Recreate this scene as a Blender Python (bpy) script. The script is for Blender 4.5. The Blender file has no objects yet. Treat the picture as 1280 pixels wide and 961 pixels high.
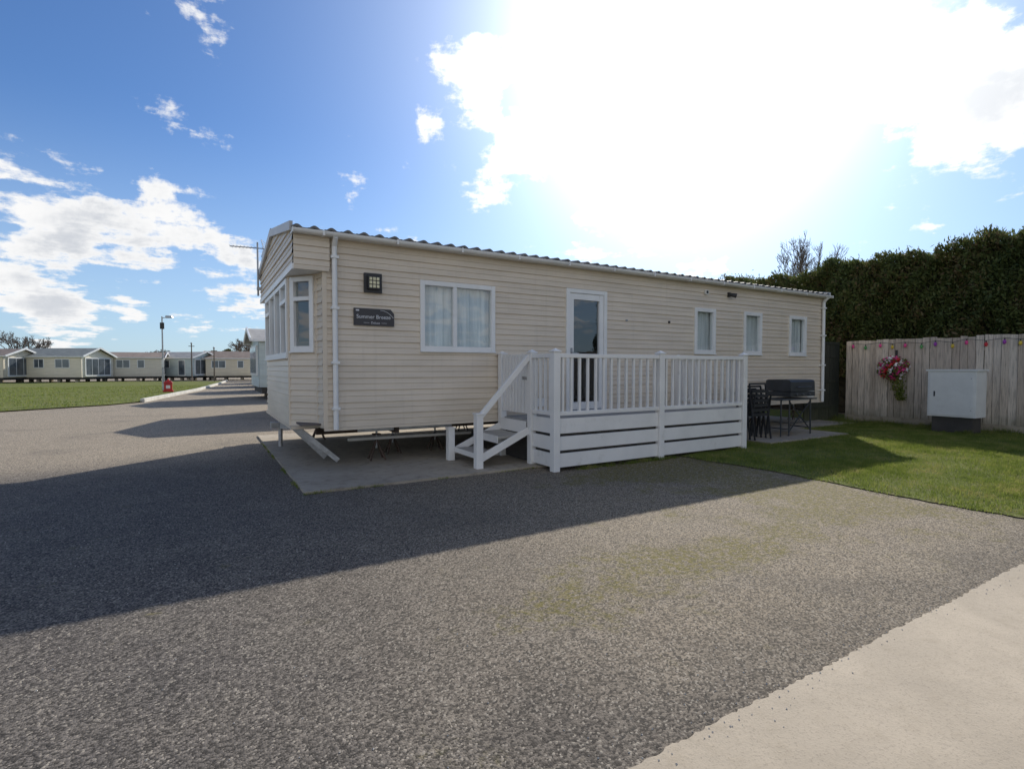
import bpy, math, random
import numpy as np
from mathutils import Vector, Matrix
random.seed(7); rng=np.random.default_rng(11)
R=math.radians
TH=R(30.6); CT,ST=math.cos(TH),math.sin(TH)
CAMH=1.25
def site(r,d): return (r*CT+d*ST, -r*ST+d*CT)
sc=bpy.context.scene
COL=sc.collection

# ---------------------------------------------------------------- materials
class NT:
    def __init__(s,nt): s.nt=nt
    def n(s,t,**k):
        x=s.nt.nodes.new(t)
        for a,b in k.items(): setattr(x,a,b)
        return x
    def set(s,node,i,v):
        inp=node.inputs[i]
        if isinstance(v,bpy.types.NodeSocket): s.nt.links.new(v,inp)
        else: inp.default_value=v
    def math(s,op,a,b=0.0,c=None,clamp=False):
        x=s.n('ShaderNodeMath',operation=op,use_clamp=clamp); s.set(x,0,a); s.set(x,1,b)
        if c is not None: s.set(x,2,c)
        return x.outputs[0]
    def vmath(s,op,a,b=None):
        x=s.n('ShaderNodeVectorMath',operation=op); s.set(x,0,a)
        if b is not None: s.set(x,1,b)
        return x
    def noise(s,vec,scale,detail=4,rough=.55,dist=0):
        x=s.n('ShaderNodeTexNoise'); s.set(x,'Vector',vec); s.set(x,'Scale',scale); s.set(x,'Detail',detail); s.set(x,'Roughness',rough); s.set(x,'Distortion',dist)
        return x.outputs['Fac']
    def ss(s,v,a,b,lo=0.,hi=1.):
        x=s.n('ShaderNodeMapRange',interpolation_type='SMOOTHSTEP'); s.set(x,0,v); s.set(x,1,a); s.set(x,2,b); s.set(x,3,lo); s.set(x,4,hi)
        return x.outputs[0]
    def lin(s,v,a,b,lo=0.,hi=1.):
        x=s.n('ShaderNodeMapRange'); s.set(x,0,v); s.set(x,1,a); s.set(x,2,b); s.set(x,3,lo); s.set(x,4,hi)
        return x.outputs[0]
    def mix(s,f,a,b,mode='MIX'):
        x=s.n('ShaderNodeMix',data_type='RGBA',blend_type=mode); s.set(x,0,f)
        for i,v in ((6,a),(7,b)):
            if isinstance(v,(tuple,list)) and len(v)==3: v=(*v,1)
            s.set(x,i,v)
        return x.outputs[2]
    def bump(s,h,strength=.3,dist=.01):
        x=s.n('ShaderNodeBump'); s.set(x,'Height',h); s.set(x,'Strength',strength); s.set(x,'Distance',dist); return x.outputs[0]
def newmat(name):
    m=bpy.data.materials.new(name); m.use_nodes=True
    nt=m.node_tree; b=nt.nodes['Principled BSDF']
    return m,NT(nt),b
def mat(name,col,rough=.5,var=.12,scale=3.,metal=0.,bump=0.,bscale=60.,spec=.5,dirt=None):
    m,N,b=newmat(name)
    tc=N.n('ShaderNodeTexCoord').outputs['Object']
    f=N.noise(tc,scale,5,.6)
    c2=tuple(c*(1-var) for c in col); c1=tuple(min(1,c*(1+var*.5)) for c in col)
    c=N.mix(N.ss(f,.3,.7),c2,c1)
    if dirt:
        g=N.noise(tc,scale*2.7,8,.7)
        c=N.mix(N.ss(g,.55,.8,0,dirt[1]),c,dirt[0])
    N.set(b,'Base Color',c); b.inputs['Metallic'].default_value=metal
    b.inputs['Specular IOR Level'].default_value=spec
    N.set(b,'Roughness',N.lin(f,.2,.8,max(0,rough-.08),min(1,rough+.08)))
    if bump>0: N.set(b,'Normal',N.bump(N.noise(tc,bscale,4),bump,.01))
    return m

def siding_mat(name,col):
    m,N,b=newmat(name)
    tc=N.n('ShaderNodeTexCoord').outputs['Object']
    mp=N.n('ShaderNodeMapping'); N.set(mp,0,tc); mp.inputs['Scale'].default_value=(.5,.5,3)
    f=N.noise(mp.outputs[0],2.,5,.6)
    mp2=N.n('ShaderNodeMapping'); N.set(mp2,0,tc); mp2.inputs['Scale'].default_value=(9,9,.5)
    st=N.noise(mp2.outputs[0],1.5,5,.7)
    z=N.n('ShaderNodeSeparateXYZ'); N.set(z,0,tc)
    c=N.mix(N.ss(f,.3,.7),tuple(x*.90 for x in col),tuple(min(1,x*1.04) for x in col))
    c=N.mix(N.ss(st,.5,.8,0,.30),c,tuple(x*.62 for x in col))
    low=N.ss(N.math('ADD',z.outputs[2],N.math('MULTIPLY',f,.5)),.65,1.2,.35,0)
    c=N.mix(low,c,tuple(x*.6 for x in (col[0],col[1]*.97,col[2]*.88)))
    N.set(b,'Base Color',c); b.inputs['Roughness'].default_value=.42
    return m

M={}
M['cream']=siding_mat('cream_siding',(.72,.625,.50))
M['creamtrim']=mat('cream_trim',(.69,.60,.48),.45,.06)
M['white']=mat('white_upvc',(.82,.82,.8),.35,.06,2.,dirt=((.5,.48,.42),.25))
M['whitedeck']=mat('white_deck_upvc',(.82,.805,.77),.4,.07,1.7,dirt=((.42,.40,.32),.45))
M['grey']=mat('roof_tile_sheet',(.13,.125,.12),.6,.25,2.,bump=.3,bscale=120)
M['flash']=mat('verge_flashing',(.48,.49,.50),.4,.1)
M['dark']=mat('dark_plastic',(.03,.03,.032),.5,.2)
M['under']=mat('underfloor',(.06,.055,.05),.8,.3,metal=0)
M['galv']=mat('galvanised_steel',(.42,.43,.44),.45,.25,14,metal=.7)
M['rust']=mat('rusty_chassis',(.09,.06,.045),.8,.4,8)
M['tread']=mat('step_tread',(.42,.40,.36),.7,.2,5,bump=.2)
M['rubber']=mat('rubber',(.02,.02,.02),.8,.2)
M['bbq']=mat('barbecue_enamel',(.045,.05,.055),.4,.2,6)
M['bbqm']=mat('barbecue_metal',(.16,.17,.18),.4,.2,6,metal=.6)
M['red']=mat('red_paint',(.55,.02,.02),.4,.2)
M['boxw']=mat('cabinet_grp',(.72,.73,.71),.5,.07,3,dirt=((.42,.42,.37),.4))
M['wire']=mat('string_cable',(.03,.04,.03),.6,.1)
M['lampglass']=mat('lamp_diffuser',(.75,.70,.45),.3,.15,20)
M['letter']=mat('lettering',(.7,.7,.72),.4,.03)
M['signb']=mat('sign_board',(.022,.02,.028),.3,.15)
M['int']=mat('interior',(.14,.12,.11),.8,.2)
# glass (single sheets)
m,N,b=newmat('window_glass'); 
nt=m.node_tree; nt.nodes.remove(b)
out=[n for n in nt.nodes if n.type=='OUTPUT_MATERIAL'][0]
tr=N.n('ShaderNodeBsdfTransparent'); tr.inputs[0].default_value=(.84,.88,.88,1)
gl=N.n('ShaderNodeBsdfGlossy'); gl.inputs['Roughness'].default_value=.01; gl.inputs[0].default_value=(.95,.97,1,1)
lw=N.n('ShaderNodeLayerWeight'); lw.inputs[0].default_value=.5
tcg=N.n('ShaderNodeTexCoord').outputs['Object']
N.set(gl,'Normal',N.bump(N.noise(tcg,1.6,2),.12,.02))
mx=N.n('ShaderNodeMixShader'); N.set(mx,0,N.math('MULTIPLY_ADD',N.math('POWER',lw.outputs['Facing'],3.),.8,.10,clamp=True)); N.set(mx,1,tr.outputs[0]); N.set(mx,2,gl.outputs[0]); N.set(out,0,mx.outputs[0])
M['glass']=m
m,N,b=newmat('net_curtain')
tc=N.n('ShaderNodeTexCoord').outputs['Object']
mp=N.n('ShaderNodeMapping'); N.set(mp,0,tc); mp.inputs['Scale'].default_value=(1,1,.06)
f=N.noise(mp.outputs[0],16,2,.5)
N.set(b,'Base Color',N.mix(N.ss(f,.3,.7),(.60,.62,.63),(.86,.87,.87))); b.inputs['Roughness'].default_value=.9
M['curtain']=m
M['bgglass']=mat('far_window_glass',(.10,.12,.14),.08,.5,1.2,spec=1.)

def tarmac():
    m,N,b=newmat('tarmac')
    tc=N.n('ShaderNodeTexCoord').outputs['Object']
    sp=N.n('ShaderNodeSeparateXYZ'); N.set(sp,0,tc); X,Y=sp.outputs[0],sp.outputs[1]
    v=N.n('ShaderNodeTexVoronoi'); N.set(v,'Vector',tc); v.inputs['Scale'].default_value=125
    cr=N.n('ShaderNodeSeparateColor'); N.set(cr,0,v.outputs['Color'])
    big=N.noise(tc,.45,5,.6); med=N.noise(tc,2.2,6,.6); fine=N.noise(tc,26,4,.7)
    wob=N.math('MULTIPLY_ADD',big,1.8,-.9)
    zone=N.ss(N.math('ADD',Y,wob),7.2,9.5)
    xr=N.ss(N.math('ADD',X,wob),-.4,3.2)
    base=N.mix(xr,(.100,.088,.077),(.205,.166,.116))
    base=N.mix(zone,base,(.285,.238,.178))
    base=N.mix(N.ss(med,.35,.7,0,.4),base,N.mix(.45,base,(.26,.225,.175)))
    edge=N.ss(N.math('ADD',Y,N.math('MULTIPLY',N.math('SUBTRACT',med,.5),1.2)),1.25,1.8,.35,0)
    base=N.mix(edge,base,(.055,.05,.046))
    mul=N.math('MULTIPLY',N.ss(cr.outputs[0],.0,1.,.36,1.64),N.lin(fine,.3,.7,.9,1.1))
    cc=N.n('ShaderNodeCombineXYZ')
    for i in range(3): N.set(cc,i,mul)
    col=N.mix(1.,base,cc.outputs[0],'MULTIPLY')
    col=N.mix(N.ss(cr.outputs[1],.90,.94,0,.6),col,(.42,.37,.30))
    col=N.mix(N.ss(cr.outputs[2],.90,.94,0,.65),col,(.03,.028,.026))
    worn=N.noise(tc,.8,6,.6,.3)
    col=N.mix(N.ss(worn,.5,.75,0,.4),col,N.mix(.8,col,(.06,.055,.05)))
    msn=N.noise(tc,2.1,10,.78,.3)
    def blob(x0,y0,kx,ky):
        d=N.math('ADD',N.math('POWER',N.math('ABSOLUTE',N.math('MULTIPLY',N.math('SUBTRACT',X,x0),kx)),2),N.math('POWER',N.math('ABSOLUTE',N.math('MULTIPLY',N.math('SUBTRACT',Y,y0),ky)),2))
        return N.math('POWER',2.718,N.math('MULTIPLY',d,-1))
    s=N.math('MULTIPLY',blob(4.9,4.65,.8,1.9),.40)
    for (a,c,kx,ky,am) in ((3.3,2.3,.85,2.9,.19),(4.6,3.2,.8,1.1,.14),(2.0,2.3,1.2,2.4,.14),(5.3,2.5,1.2,1.,.16),(5.5,4.2,1.5,.8,.14)):
        s=N.math('ADD',s,N.math('MULTIPLY',blob(a,c,kx,ky),am))
    ms=N.math('ADD',msn,s)
    mask=N.math('MULTIPLY',N.ss(ms,.58,.74,0,.9),N.ss(fine,.38,.58))
    col=N.mix(mask,col,N.mix(N.ss(cr.outputs[0],0,1),(.085,.082,.010),(.19,.15,.035)))
    N.set(b,'Base Color',col); b.inputs['Roughness'].default_value=.88; b.inputs['Specular IOR Level'].default_value=.25
    h=N.math('ADD',N.math('MULTIPLY',v.outputs['Distance'],-1.0),N.math('MULTIPLY',fine,.3))
    N.set(b,'Normal',N.bump(h,.5,.0045))
    return m
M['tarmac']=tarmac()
def concrete(name,col,stain=(.16,.14,.11),sa=.5):
    m,N,b=newmat(name)
    tc=N.n('ShaderNodeTexCoord').outputs['Object']
    a=N.noise(tc,1.1,7,.65,.3); c=N.noise(tc,9,6,.7); g=N.noise(tc,140,3,.6)
    k=N.mix(N.ss(a,.3,.7),tuple(x*.80 for x in col),tuple(x*1.05 for x in col))
    k=N.mix(N.ss(c,.48,.75,0,sa),k,stain)
    k=N.mix(N.ss(g,.52,.7,0,.55),k,tuple(x*.5 for x in col))
    N.set(b,'Base Color',k); b.inputs['Roughness'].default_value=.9
    N.set(b,'Normal',N.bump(N.math('ADD',c,N.math('MULTIPLY',g,.5)),.45,.006))
    return m
M['conc']=concrete('pale_concrete',(.475,.40,.30),(.33,.27,.19),.5)
M['slab']=concrete('slab_concrete',(.42,.36,.275),(.15,.125,.09),.7)
M['kerb']=concrete('kerb_concrete',(.62,.60,.55),(.35,.33,.28),.3)
def turf(name,c1,c2,c3):
    m,N,b=newmat(name)
    tc=N.n('ShaderNodeTexCoord').outputs['Object']
    a=N.noise(tc,.6,6,.6); c=N.noise(tc,4,6,.7); g=N.noise(tc,60,3,.7)
    k=N.mix(N.ss(a,.35,.65),c1,c2); k=N.mix(N.ss(c,.48,.7,0,.8),k,c3)
    k=N.mix(N.ss(g,.4,.7,0,.4),k,N.mix(.6,k,(.03,.04,.01)))
    N.set(b,'Base Color',k); b.inputs['Roughness'].default_value=1; b.inputs['Specular IOR Level'].default_value=.1
    N.set(b,'Normal',N.bump(N.math('ADD',c,g),.6,.02))
    return m
M['turf']=turf('turf',(.12,.145,.04),(.16,.18,.05),(.20,.17,.09))
M['field']=turf('field',(.10,.13,.03),(.14,.17,.05),(.18,.16,.08))
def leafmat(name,stops,trans=.35,scale=1.2,w=.5):
    m,N,b=newmat(name)
    tc=N.n('ShaderNodeTexCoord').outputs['Object']
    geo=N.n('ShaderNodeNewGeometry')
    r=geo.outputs['Random Per Island']; n=N.noise(tc,scale,7,.75)
    f=N.math('ADD',N.math('MULTIPLY',r,1-w),N.math('MULTIPLY',N.ss(n,.3,.7),w))
    cr=N.n('ShaderNodeValToRGB'); N.set(cr,0,f)
    e=cr.color_ramp.elements
    e[0].position=stops[0][0]; e[0].color=(*stops[0][1],1); e[1].position=stops[-1][0]; e[1].color=(*stops[-1][1],1)
    for p,c in stops[1:-1]:
        q=e.new(p); q.color=(*c,1)
    nt=m.node_tree; out=[x for x in nt.nodes if x.type=='OUTPUT_MATERIAL'][0]
    N.set(b,'Base Color',cr.outputs[0]); b.inputs['Roughness'].default_value=.6; b.inputs['Specular IOR Level'].default_value=.25
    t=N.n('ShaderNodeBsdfTranslucent'); N.set(t,0,cr.outputs[0])
    mx=N.n('ShaderNodeMixShader'); mx.inputs[0].default_value=trans; N.set(mx,1,b.outputs[0]); N.set(mx,2,t.outputs[0]); N.set(out,0,mx.outputs[0])
    return m
M['blade']=leafmat('grass_blades',[(0,(.09,.125,.022)),(.35,(.155,.205,.038)),(.6,(.23,.27,.058)),(.8,(.31,.29,.10)),(1,(.38,.32,.16))],.45,2.2,.65)
M['hedge']=leafmat('hedge_foliage',[(0,(.05,.07,.022)),(.35,(.09,.12,.034)),(.6,(.14,.16,.05)),(.8,(.20,.13,.07)),(1,(.19,.21,.07))],.3,1.4,.5)
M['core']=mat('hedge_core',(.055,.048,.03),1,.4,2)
M['bark']=mat('bark',(.16,.13,.105),.9,.3,6)
M['shrub']=leafmat('far_foliage',[(0,(.04,.05,.02)),(.5,(.07,.08,.03)),(1,(.12,.10,.06))],.2,.3)
def fence_mat(name,cA,cB):
    m,N,b=newmat(name)
    tc=N.n('ShaderNodeTexCoord').outputs['Object']
    r=N.n('ShaderNodeNewGeometry').outputs['Random Per Island']
    mp=N.n('ShaderNodeMapping'); N.set(mp,0,tc); mp.inputs['Scale'].default_value=(18,18,1.2)
    cx=N.n('ShaderNodeCombineXYZ'); N.set(cx,2,N.math('MULTIPLY',r,30))
    v=N.vmath('ADD',mp.outputs[0],cx.outputs[0]).outputs[0]
    g=N.noise(v,2.5,6,.7); 
    k=N.mix(r,cA,cB); k=N.mix(N.ss(g,.42,.68,0,.7),k,tuple(x*.45 for x in cA))
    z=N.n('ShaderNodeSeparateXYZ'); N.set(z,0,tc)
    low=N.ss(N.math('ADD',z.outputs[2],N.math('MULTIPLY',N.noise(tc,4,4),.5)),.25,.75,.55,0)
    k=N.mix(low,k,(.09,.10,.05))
    N.set(b,'Base Color',k); b.inputs['Roughness'].default_value=.9
    N.set(b,'Normal',N.bump(g,.4,.006))
    return m
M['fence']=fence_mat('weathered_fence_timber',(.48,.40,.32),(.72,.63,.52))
M['fenced']=fence_mat('dark_fence_timber',(.03,.035,.025),(.05,.05,.035))
for nme,c in (('pk',(.75,.06,.25)),('rd',(.6,.02,.03)),('wh',(.85,.8,.78)),('yl',(.7,.5,.05)),('gn',(.10,.35,.10)),('bl',(.1,.15,.5)),('ppl',(.35,.05,.4))):
    M['f_'+nme]=mat('petal_'+nme,c,.5,.25,30)

# ---------------------------------------------------------------- mesh builder
def fast_mesh(name,verts,k,mats,parent=None,loc=(0,0,0),smooth=False,matidx=None):
    verts=np.asarray(verts,dtype=np.float32).reshape(-1,3)-np.array(loc,dtype=np.float32)
    n=len(verts)//k
    me=bpy.data.meshes.new(name); me.vertices.add(len(verts)); me.vertices.foreach_set('co',verts.ravel())
    me.loops.add(n*k); me.loops.foreach_set('vertex_index',np.arange(n*k,dtype=np.int32))
    me.polygons.add(n); me.polygons.foreach_set('loop_start',np.arange(0,n*k,k,dtype=np.int32))
    try: me.polygons.foreach_set('loop_total',np.full(n,k,dtype=np.int32))
    except Exception: pass
    for m in mats: me.materials.append(m)
    if matidx is not None: me.polygons.foreach_set('material_index',np.asarray(matidx,dtype=np.int32))
    me.update(calc_edges=True); me.validate()
    ob=bpy.data.objects.new(name,me); COL.objects.link(ob)
    if parent: ob.parent=parent
    else: ob.location=loc
    return ob
def empty(name,loc=(0,0,0),rz=0):
    e=bpy.data.objects.new(name,None); e.location=loc; e.rotation_euler=(0,0,rz); e.empty_display_size=.3; COL.objects.link(e); return e
class MB:
    def __init__(s): s.v=[]; s.f=[]; s.mi=[]; s.m=[]
    def mid(s,m):
        if m not in s.m: s.m.append(m)
        return s.m.index(m)
    def poly(s,pts,m):
        b=len(s.v); s.v+= [tuple(p) for p in pts]; s.f.append(tuple(range(b,b+len(pts)))); s.mi.append(s.mid(m))
    def hexa(s,p,m):
        b=len(s.v); s.v+=[tuple(q) for q in p]; k=s.mid(m)
        for f in ((0,3,2,1),(4,5,6,7),(0,1,5,4),(1,2,6,5),(2,3,7,6),(3,0,4,7)):
            s.f.append(tuple(b+i for i in f)); s.mi.append(k)
    def box(s,x0,x1,y0,y1,z0,z1,m):
        s.hexa([(x0,y0,z0),(x1,y0,z0),(x1,y1,z0),(x0,y1,z0),(x0,y0,z1),(x1,y0,z1),(x1,y1,z1),(x0,y1,z1)],m)
    def ob(s,P,u,a0,a1,n0,n1,z0,z1,m):
        nx,ny=u[1],-u[0]
        def q(a,n,z): return (P[0]+u[0]*a+nx*n,P[1]+u[1]*a+ny*n,z)
        s.hexa([q(a0,n1,z0),q(a1,n1,z0),q(a1,n0,z0),q(a0,n0,z0),q(a0,n1,z1),q(a1,n1,z1),q(a1,n0,z1),q(a0,n0,z1)],m)
    def pane(s,P,u,a0,a1,n,z0,z1,m):
        nx,ny=u[1],-u[0]
        def q(a,z): return (P[0]+u[0]*a+nx*n,P[1]+u[1]*a+ny*n,z)
        s.poly([q(a0,z0),q(a1,z0),q(a1,z1),q(a0,z1)],m)
    def beam(s,p0,p1,w,h,m,up=(0,0,1)):
        p0=Vector(p0);p1=Vector(p1); d=(p1-p0).normalized(); up=Vector(up)
        if abs(d.dot(up))>.98: up=Vector((0,1,0))
        a=d.cross(up).normalized(); b=a.cross(d).normalized()
        a*=w/2;b*=h/2
        s.hexa([p0-a-b,p0+a-b,p1+a-b,p1-a-b,p0-a+b,p0+a+b,p1+a+b,p1-a+b],m)
    def cyl(s,p0,p1,r0,r1,m,n=10,cap=True):
        p0=Vector(p0);p1=Vector(p1); d=(p1-p0).normalized(); up=Vector((0,0,1)) if abs(d.z)<.9 else Vector((1,0,0))
        a=d.cross(up).normalized(); c=a.cross(d).normalized(); b=len(s.v); k=s.mid(m)
        for i in range(n):
            t=2*math.pi*i/n; o=a*math.cos(t)+c*math.sin(t)
            s.v.append(tuple(p0+o*r0)); s.v.append(tuple(p1+o*r1))
        for i in range(n):
            j=(i+1)%n; s.f.append((b+2*i,b+2*i+1,b+2*j+1,b+2*j)); s.mi.append(k)
        if cap:
            s.f.append(tuple(b+2*i for i in range(n))); s.mi.append(k)
            s.f.append(tuple(b+2*i+1 for i in range(n-1,-1,-1))); s.mi.append(k)
    def sph(s,c,r,m,nu=10,nv=6,sc=(1,1,1)):
        b=len(s.v); k=s.mid(m)
        for j in range(nv+1):
            ph=math.pi*j/nv
            for i in range(nu):
                t=2*math.pi*i/nu
                s.v.append((c[0]+r*sc[0]*math.sin(ph)*math.cos(t),c[1]+r*sc[1]*math.sin(ph)*math.sin(t),c[2]+r*sc[2]*math.cos(ph)))
        for j in range(nv):
            for i in range(nu):
                i2=(i+1)%nu; s.f.append((b+j*nu+i,b+(j+1)*nu+i,b+(j+1)*nu+i2,b+j*nu+i2)); s.mi.append(k)
    def done(s,name,parent=None,loc=None,bevel=0,local=False,smooth=False,solid=0):
        L=Vector((0,0,0))
        if parent and not local: L=parent.location
        elif loc: L=Vector(loc)
        me=bpy.data.meshes.new(name); me.from_pydata([(v[0]-L.x,v[1]-L.y,v[2]-L.z) for v in s.v],[],s.f)
        for m in s.m: me.materials.append(m)
        me.polygons.foreach_set('material_index',s.mi); me.update()
        if smooth: me.polygons.foreach_set('use_smooth',[True]*len(me.polygons))
        ob=bpy.data.objects.new(name,me); COL.objects.link(ob)
        if parent: ob.parent=parent
        elif loc: ob.location=L
        if solid: 
            q=ob.modifiers.new('s','SOLIDIFY'); q.thickness=solid
        if bevel:
            q=ob.modifiers.new('b','BEVEL'); q.width=bevel; q.segments=2; q.limit_method='ANGLE'
        return ob

SP=.15
def profile(z0,z1,zb):
    k=math.floor((z0-zb)/SP)-1
    segs=[]
    while zb+k*SP<z1+SP:
        b=zb+k*SP
        segs+= [((b,.018),(b+.072,.006)),((b+.072,.006),(b+.078,.0135)),((b+.078,.0135),(b+SP-.003,.0)),((b+SP-.003,.0),(b+SP,.018))]
        k+=1
    out=[]
    for (a,oa),(b,ob_) in segs:
        if b<=z0 or a>=z1: continue
        A,OA,B,OB=a,oa,b,ob_
        if a<z0: t=(z0-a)/(b-a); A,OA=z0,oa+(ob_-oa)*t
        if b>z1: t=(z1-a)/(b-a); B,OB=z1,oa+(ob_-oa)*t
        if not out: out.append((A,OA))
        out.append((B,OB))
    return out
def siding(mb,P,u,a0,a1,z0,z1,m,zb=.53):
    if a1-a0<1e-4 or z1-z0<1e-4: return
    nx,ny=u[1],-u[0]; pr=profile(z0,z1,zb)
    for (za,oa),(zc,oc) in zip(pr[:-1],pr[1:]):
        q=lambda a,o,z:(P[0]+u[0]*a+nx*o,P[1]+u[1]*a+ny*o,z)
        mb.poly([q(a0,oa,za),q(a1,oa,za),q(a1,oc,zc),q(a0,oc,zc)],m)
def wall(mb,P,u,L,z0,z1,ops,m,zb=.53):
    a=0
    for (s0,s1,za,zc) in sorted(ops):
        siding(mb,P,u,a,s0,z0,z1,m,zb); siding(mb,P,u,s0,s1,z0,za,m,zb); siding(mb,P,u,s0,s1,zc,z1,m,zb); a=s1
    siding(mb,P,u,a,L,z0,z1,m,zb)
def window(fr,gl,cu,P,u,s0,s1,z0,z1,mull=(),trans=(),F=.05,curt=True,cm=None,proud=.035):
    w=M['white']
    fr.ob(P,u,s0-.012,s0+F,-.05,proud,z0-.012,z1+.012,w); fr.ob(P,u,s1-F,s1+.012,-.05,proud,z0-.012,z1+.012,w)
    fr.ob(P,u,s0+F,s1-F,-.05,proud-.002,z0-.012,z0+F,w); fr.ob(P,u,s0+F,s1-F,-.05,proud-.002,z1-F,z1+.012,w)
    for x in mull: fr.ob(P,u,x-F*.55,x+F*.55,-.048,proud-.004,z0+F,z1-F,w)
    for (xa,xb,z) in trans: fr.ob(P,u,xa,xb,-.046,proud+.004,z-F*.5,z+F*.5,w)
    fr.ob(P,u,s0-.02,s1+.02,0,proud+.015,z0-.03,z0-.0125,w)
    gl.pane(P,u,s0+F-.01,s1-F+.01,-.008,z0+F-.01,z1-F+.01,M['glass'])
    if curt:
        nx,ny=u[1],-u[0]; n=int((s1-s0+.06)/.02); pv=None
        for i in range(n+1):
            a=s0-.03+(s1-s0+.06)*i/n; o=-.075+.010*math.sin(a*46)+.006*math.sin(a*97+1)
            c=(P[0]+u[0]*a+nx*o,P[1]+u[1]*a+ny*o)
            if pv: cu.poly([(pv[0],pv[1],z0-.03),(c[0],c[1],z0-.03),(c[0],c[1],z1+.03),(pv[0],pv[1],z1+.03)],cm or M['curtain'])
            pv=c

# ================================================================= GROUND
g=MB(); g.poly([(-600,-600,-.012),(600,-600,-.012),(600,600,-.012),(-600,600,-.012)],M['field']); g.done('ground')
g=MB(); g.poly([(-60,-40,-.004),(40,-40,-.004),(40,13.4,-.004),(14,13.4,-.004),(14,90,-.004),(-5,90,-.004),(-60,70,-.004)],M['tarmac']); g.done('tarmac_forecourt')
x=16
edge=[]
while x>-8:
    edge.append((x,1.19+random.uniform(-.007,.007)+.004*math.sin(x*5))); x-=.018
g=MB()
for (xa,ya),(xb,yb) in zip(edge[:-1],edge[1:]):
    g.poly([(xa,ya,.003),(xb,yb,.003),(xb,-9,.003),(xa,-9,.003)],M['conc'])
    g.poly([(xb,yb,.003),(xa,ya,.003),(xa,ya,-.006),(xb,yb,-.006)],M['conc'])
g.done('concrete_apron')
g=MB()
for (x0,x1,y0,y1) in ((.855,7.3,5.48,10.6),(7.3,12.6,6.2,10.6)): g.box(x0,x1,y0,y1,-.02,.022,M['slab'])
g.done('concrete_base_slab')
LX=5.88
pts=[]
y=5.2
while y>-8: 
    pts.append((LX+.05*math.sin(y*2.1)+random.uniform(-.02,.02),y)); y-=.1
g=MB()
for (xa,ya),(xb,yb) in zip(pts[:-1],pts[1:]): g.poly([(xa,ya,.006),(xb,yb,.006),(14.9,yb,.006),(14.9,ya,.006)],M['turf'])
g.poly([(7.3,5.2,.006),(14.9,5.2,.006),(14.9,6.2,.006),(7.3,6.2,.006)],M['turf'])
g.poly([(12.6,6.2,.006),(14.9,6.2,.006),(14.9,13.4,.006),(12.6,13.4,.006)],M['turf'])
g.done('lawn')
def bladeV(X,Y,h,w,zz):
    n=len(X)
    hh=h*rng.uniform(.35,1.25,n)*(1+.35*np.sin(X*2.3+1)*np.sin(Y*3.1)+.25*np.sin(X*7)*np.sin(Y*6.1))
    a=rng.uniform(0,2*np.pi,n); la=rng.uniform(0,2*np.pi,n); ln=hh*rng.uniform(.1,.9,n)
    V=np.zeros((n,3,3)); dx=np.cos(a)*w/2; dy=np.sin(a)*w/2
    V[:,0]=np.stack([X-dx,Y-dy,np.full(n,zz)],1); V[:,1]=np.stack([X+dx,Y+dy,np.full(n,zz)],1)
    V[:,2]=np.stack([X+np.cos(la)*ln,Y+np.sin(la)*ln,zz+hh],1)
    return V
def blades(name,n,x0,x1,y0,y1,h,w,excl,zz=.004):
    X=rng.uniform(x0,x1,n); Y=rng.uniform(y0,y1,n); k=excl(X,Y)
    return fast_mesh(name,bladeV(X[k],Y[k],h,w,zz),3,[M['blade']])
def thin(X,Y):
    q=.5+.5*np.sin(X*1.7+2*np.sin(Y*1.1))*np.sin(Y*2.3+1.5*np.sin(X*.9)); return rng.uniform(0,1,len(X))>q*.7
blades('lawn_grass',340000,LX-.10,13.35,-1.0,6.2,.036,.007,lambda X,Y:(X>LX+.05*np.sin(Y*2.1)+.06*np.sin(Y*9)+rng.normal(0,.05,len(X)))&((Y<5.12)|(X>7.32))&~((X>8.0)&(X<10.4)&(Y>5.25))&thin(X,Y))
W=[]
def weeds(xa,ya,xb,yb,n,sp,h,cl=9):
    c=rng.uniform(0,1,cl); t=np.clip(c[rng.integers(0,cl,n)]+rng.normal(0,.018,n),0,1)
    W.append(bladeV(xa+(xb-xa)*t+rng.normal(0,sp,n),ya+(yb-ya)*t+rng.normal(0,sp,n),h,.006,-.002))
weeds(3.7,5.11,7.2,5.11,1500,.02,.05,16); weeds(.84,5.5,.84,9.5,400,.012,.03,14); weeds(.86,5.47,3.6,5.47,400,.012,.03,10)
weeds(12.1,6.15,13.3,6.9,900,.12,.12,12); weeds(7.25,5.2,7.25,6.1,700,.04,.09,6); weeds(13.33,-1,13.33,6.7,2500,.03,.10,40)
weeds(12.4,3.96,12.4,4.8,500,.03,.09,8)
fast_mesh('edge_weeds',np.concatenate(W),3,[M['blade']])
V=[]
n=1000
for i in range(n):
    if i<250: x=random.uniform(1,6); y=1.2+abs(random.gauss(0,.07))*random.choice((-1,1))
    else:
        x=random.uniform(-3,5.8); y=random.uniform(1.3,5.4)
    r_=random.uniform(.002,.005); a=random.uniform(0,6.28); z=.004 if y<1.2 else -.003
    p=[(x+r_*math.cos(a+k*2.09),y+r_*math.sin(a+k*2.09),z) for k in range(3)]; t=(x,y,z+r_*.8)
    for k in range(3): V+=[p[k],p[(k+1)%3],t]
fast_mesh('loose_chippings',np.array(V),3,[M['kerb']])
g=MB()
for i in range(4):
    for j in range(2): g.box(8.0+i*.6,8.59+i*.6,5.2+j*.5,5.69+j*.5,0,.03,M['slab'])
g.done('paving_slabs',bevel=.004)
GL=[(-30,-2),(-13,12.6),(-4.9,20.2),(-2.7,22.0),(-1.9,23.4),(-.2,34),(1.2,47),(2,56),(-14,62),(-75,40),(-75,0)]
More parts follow.
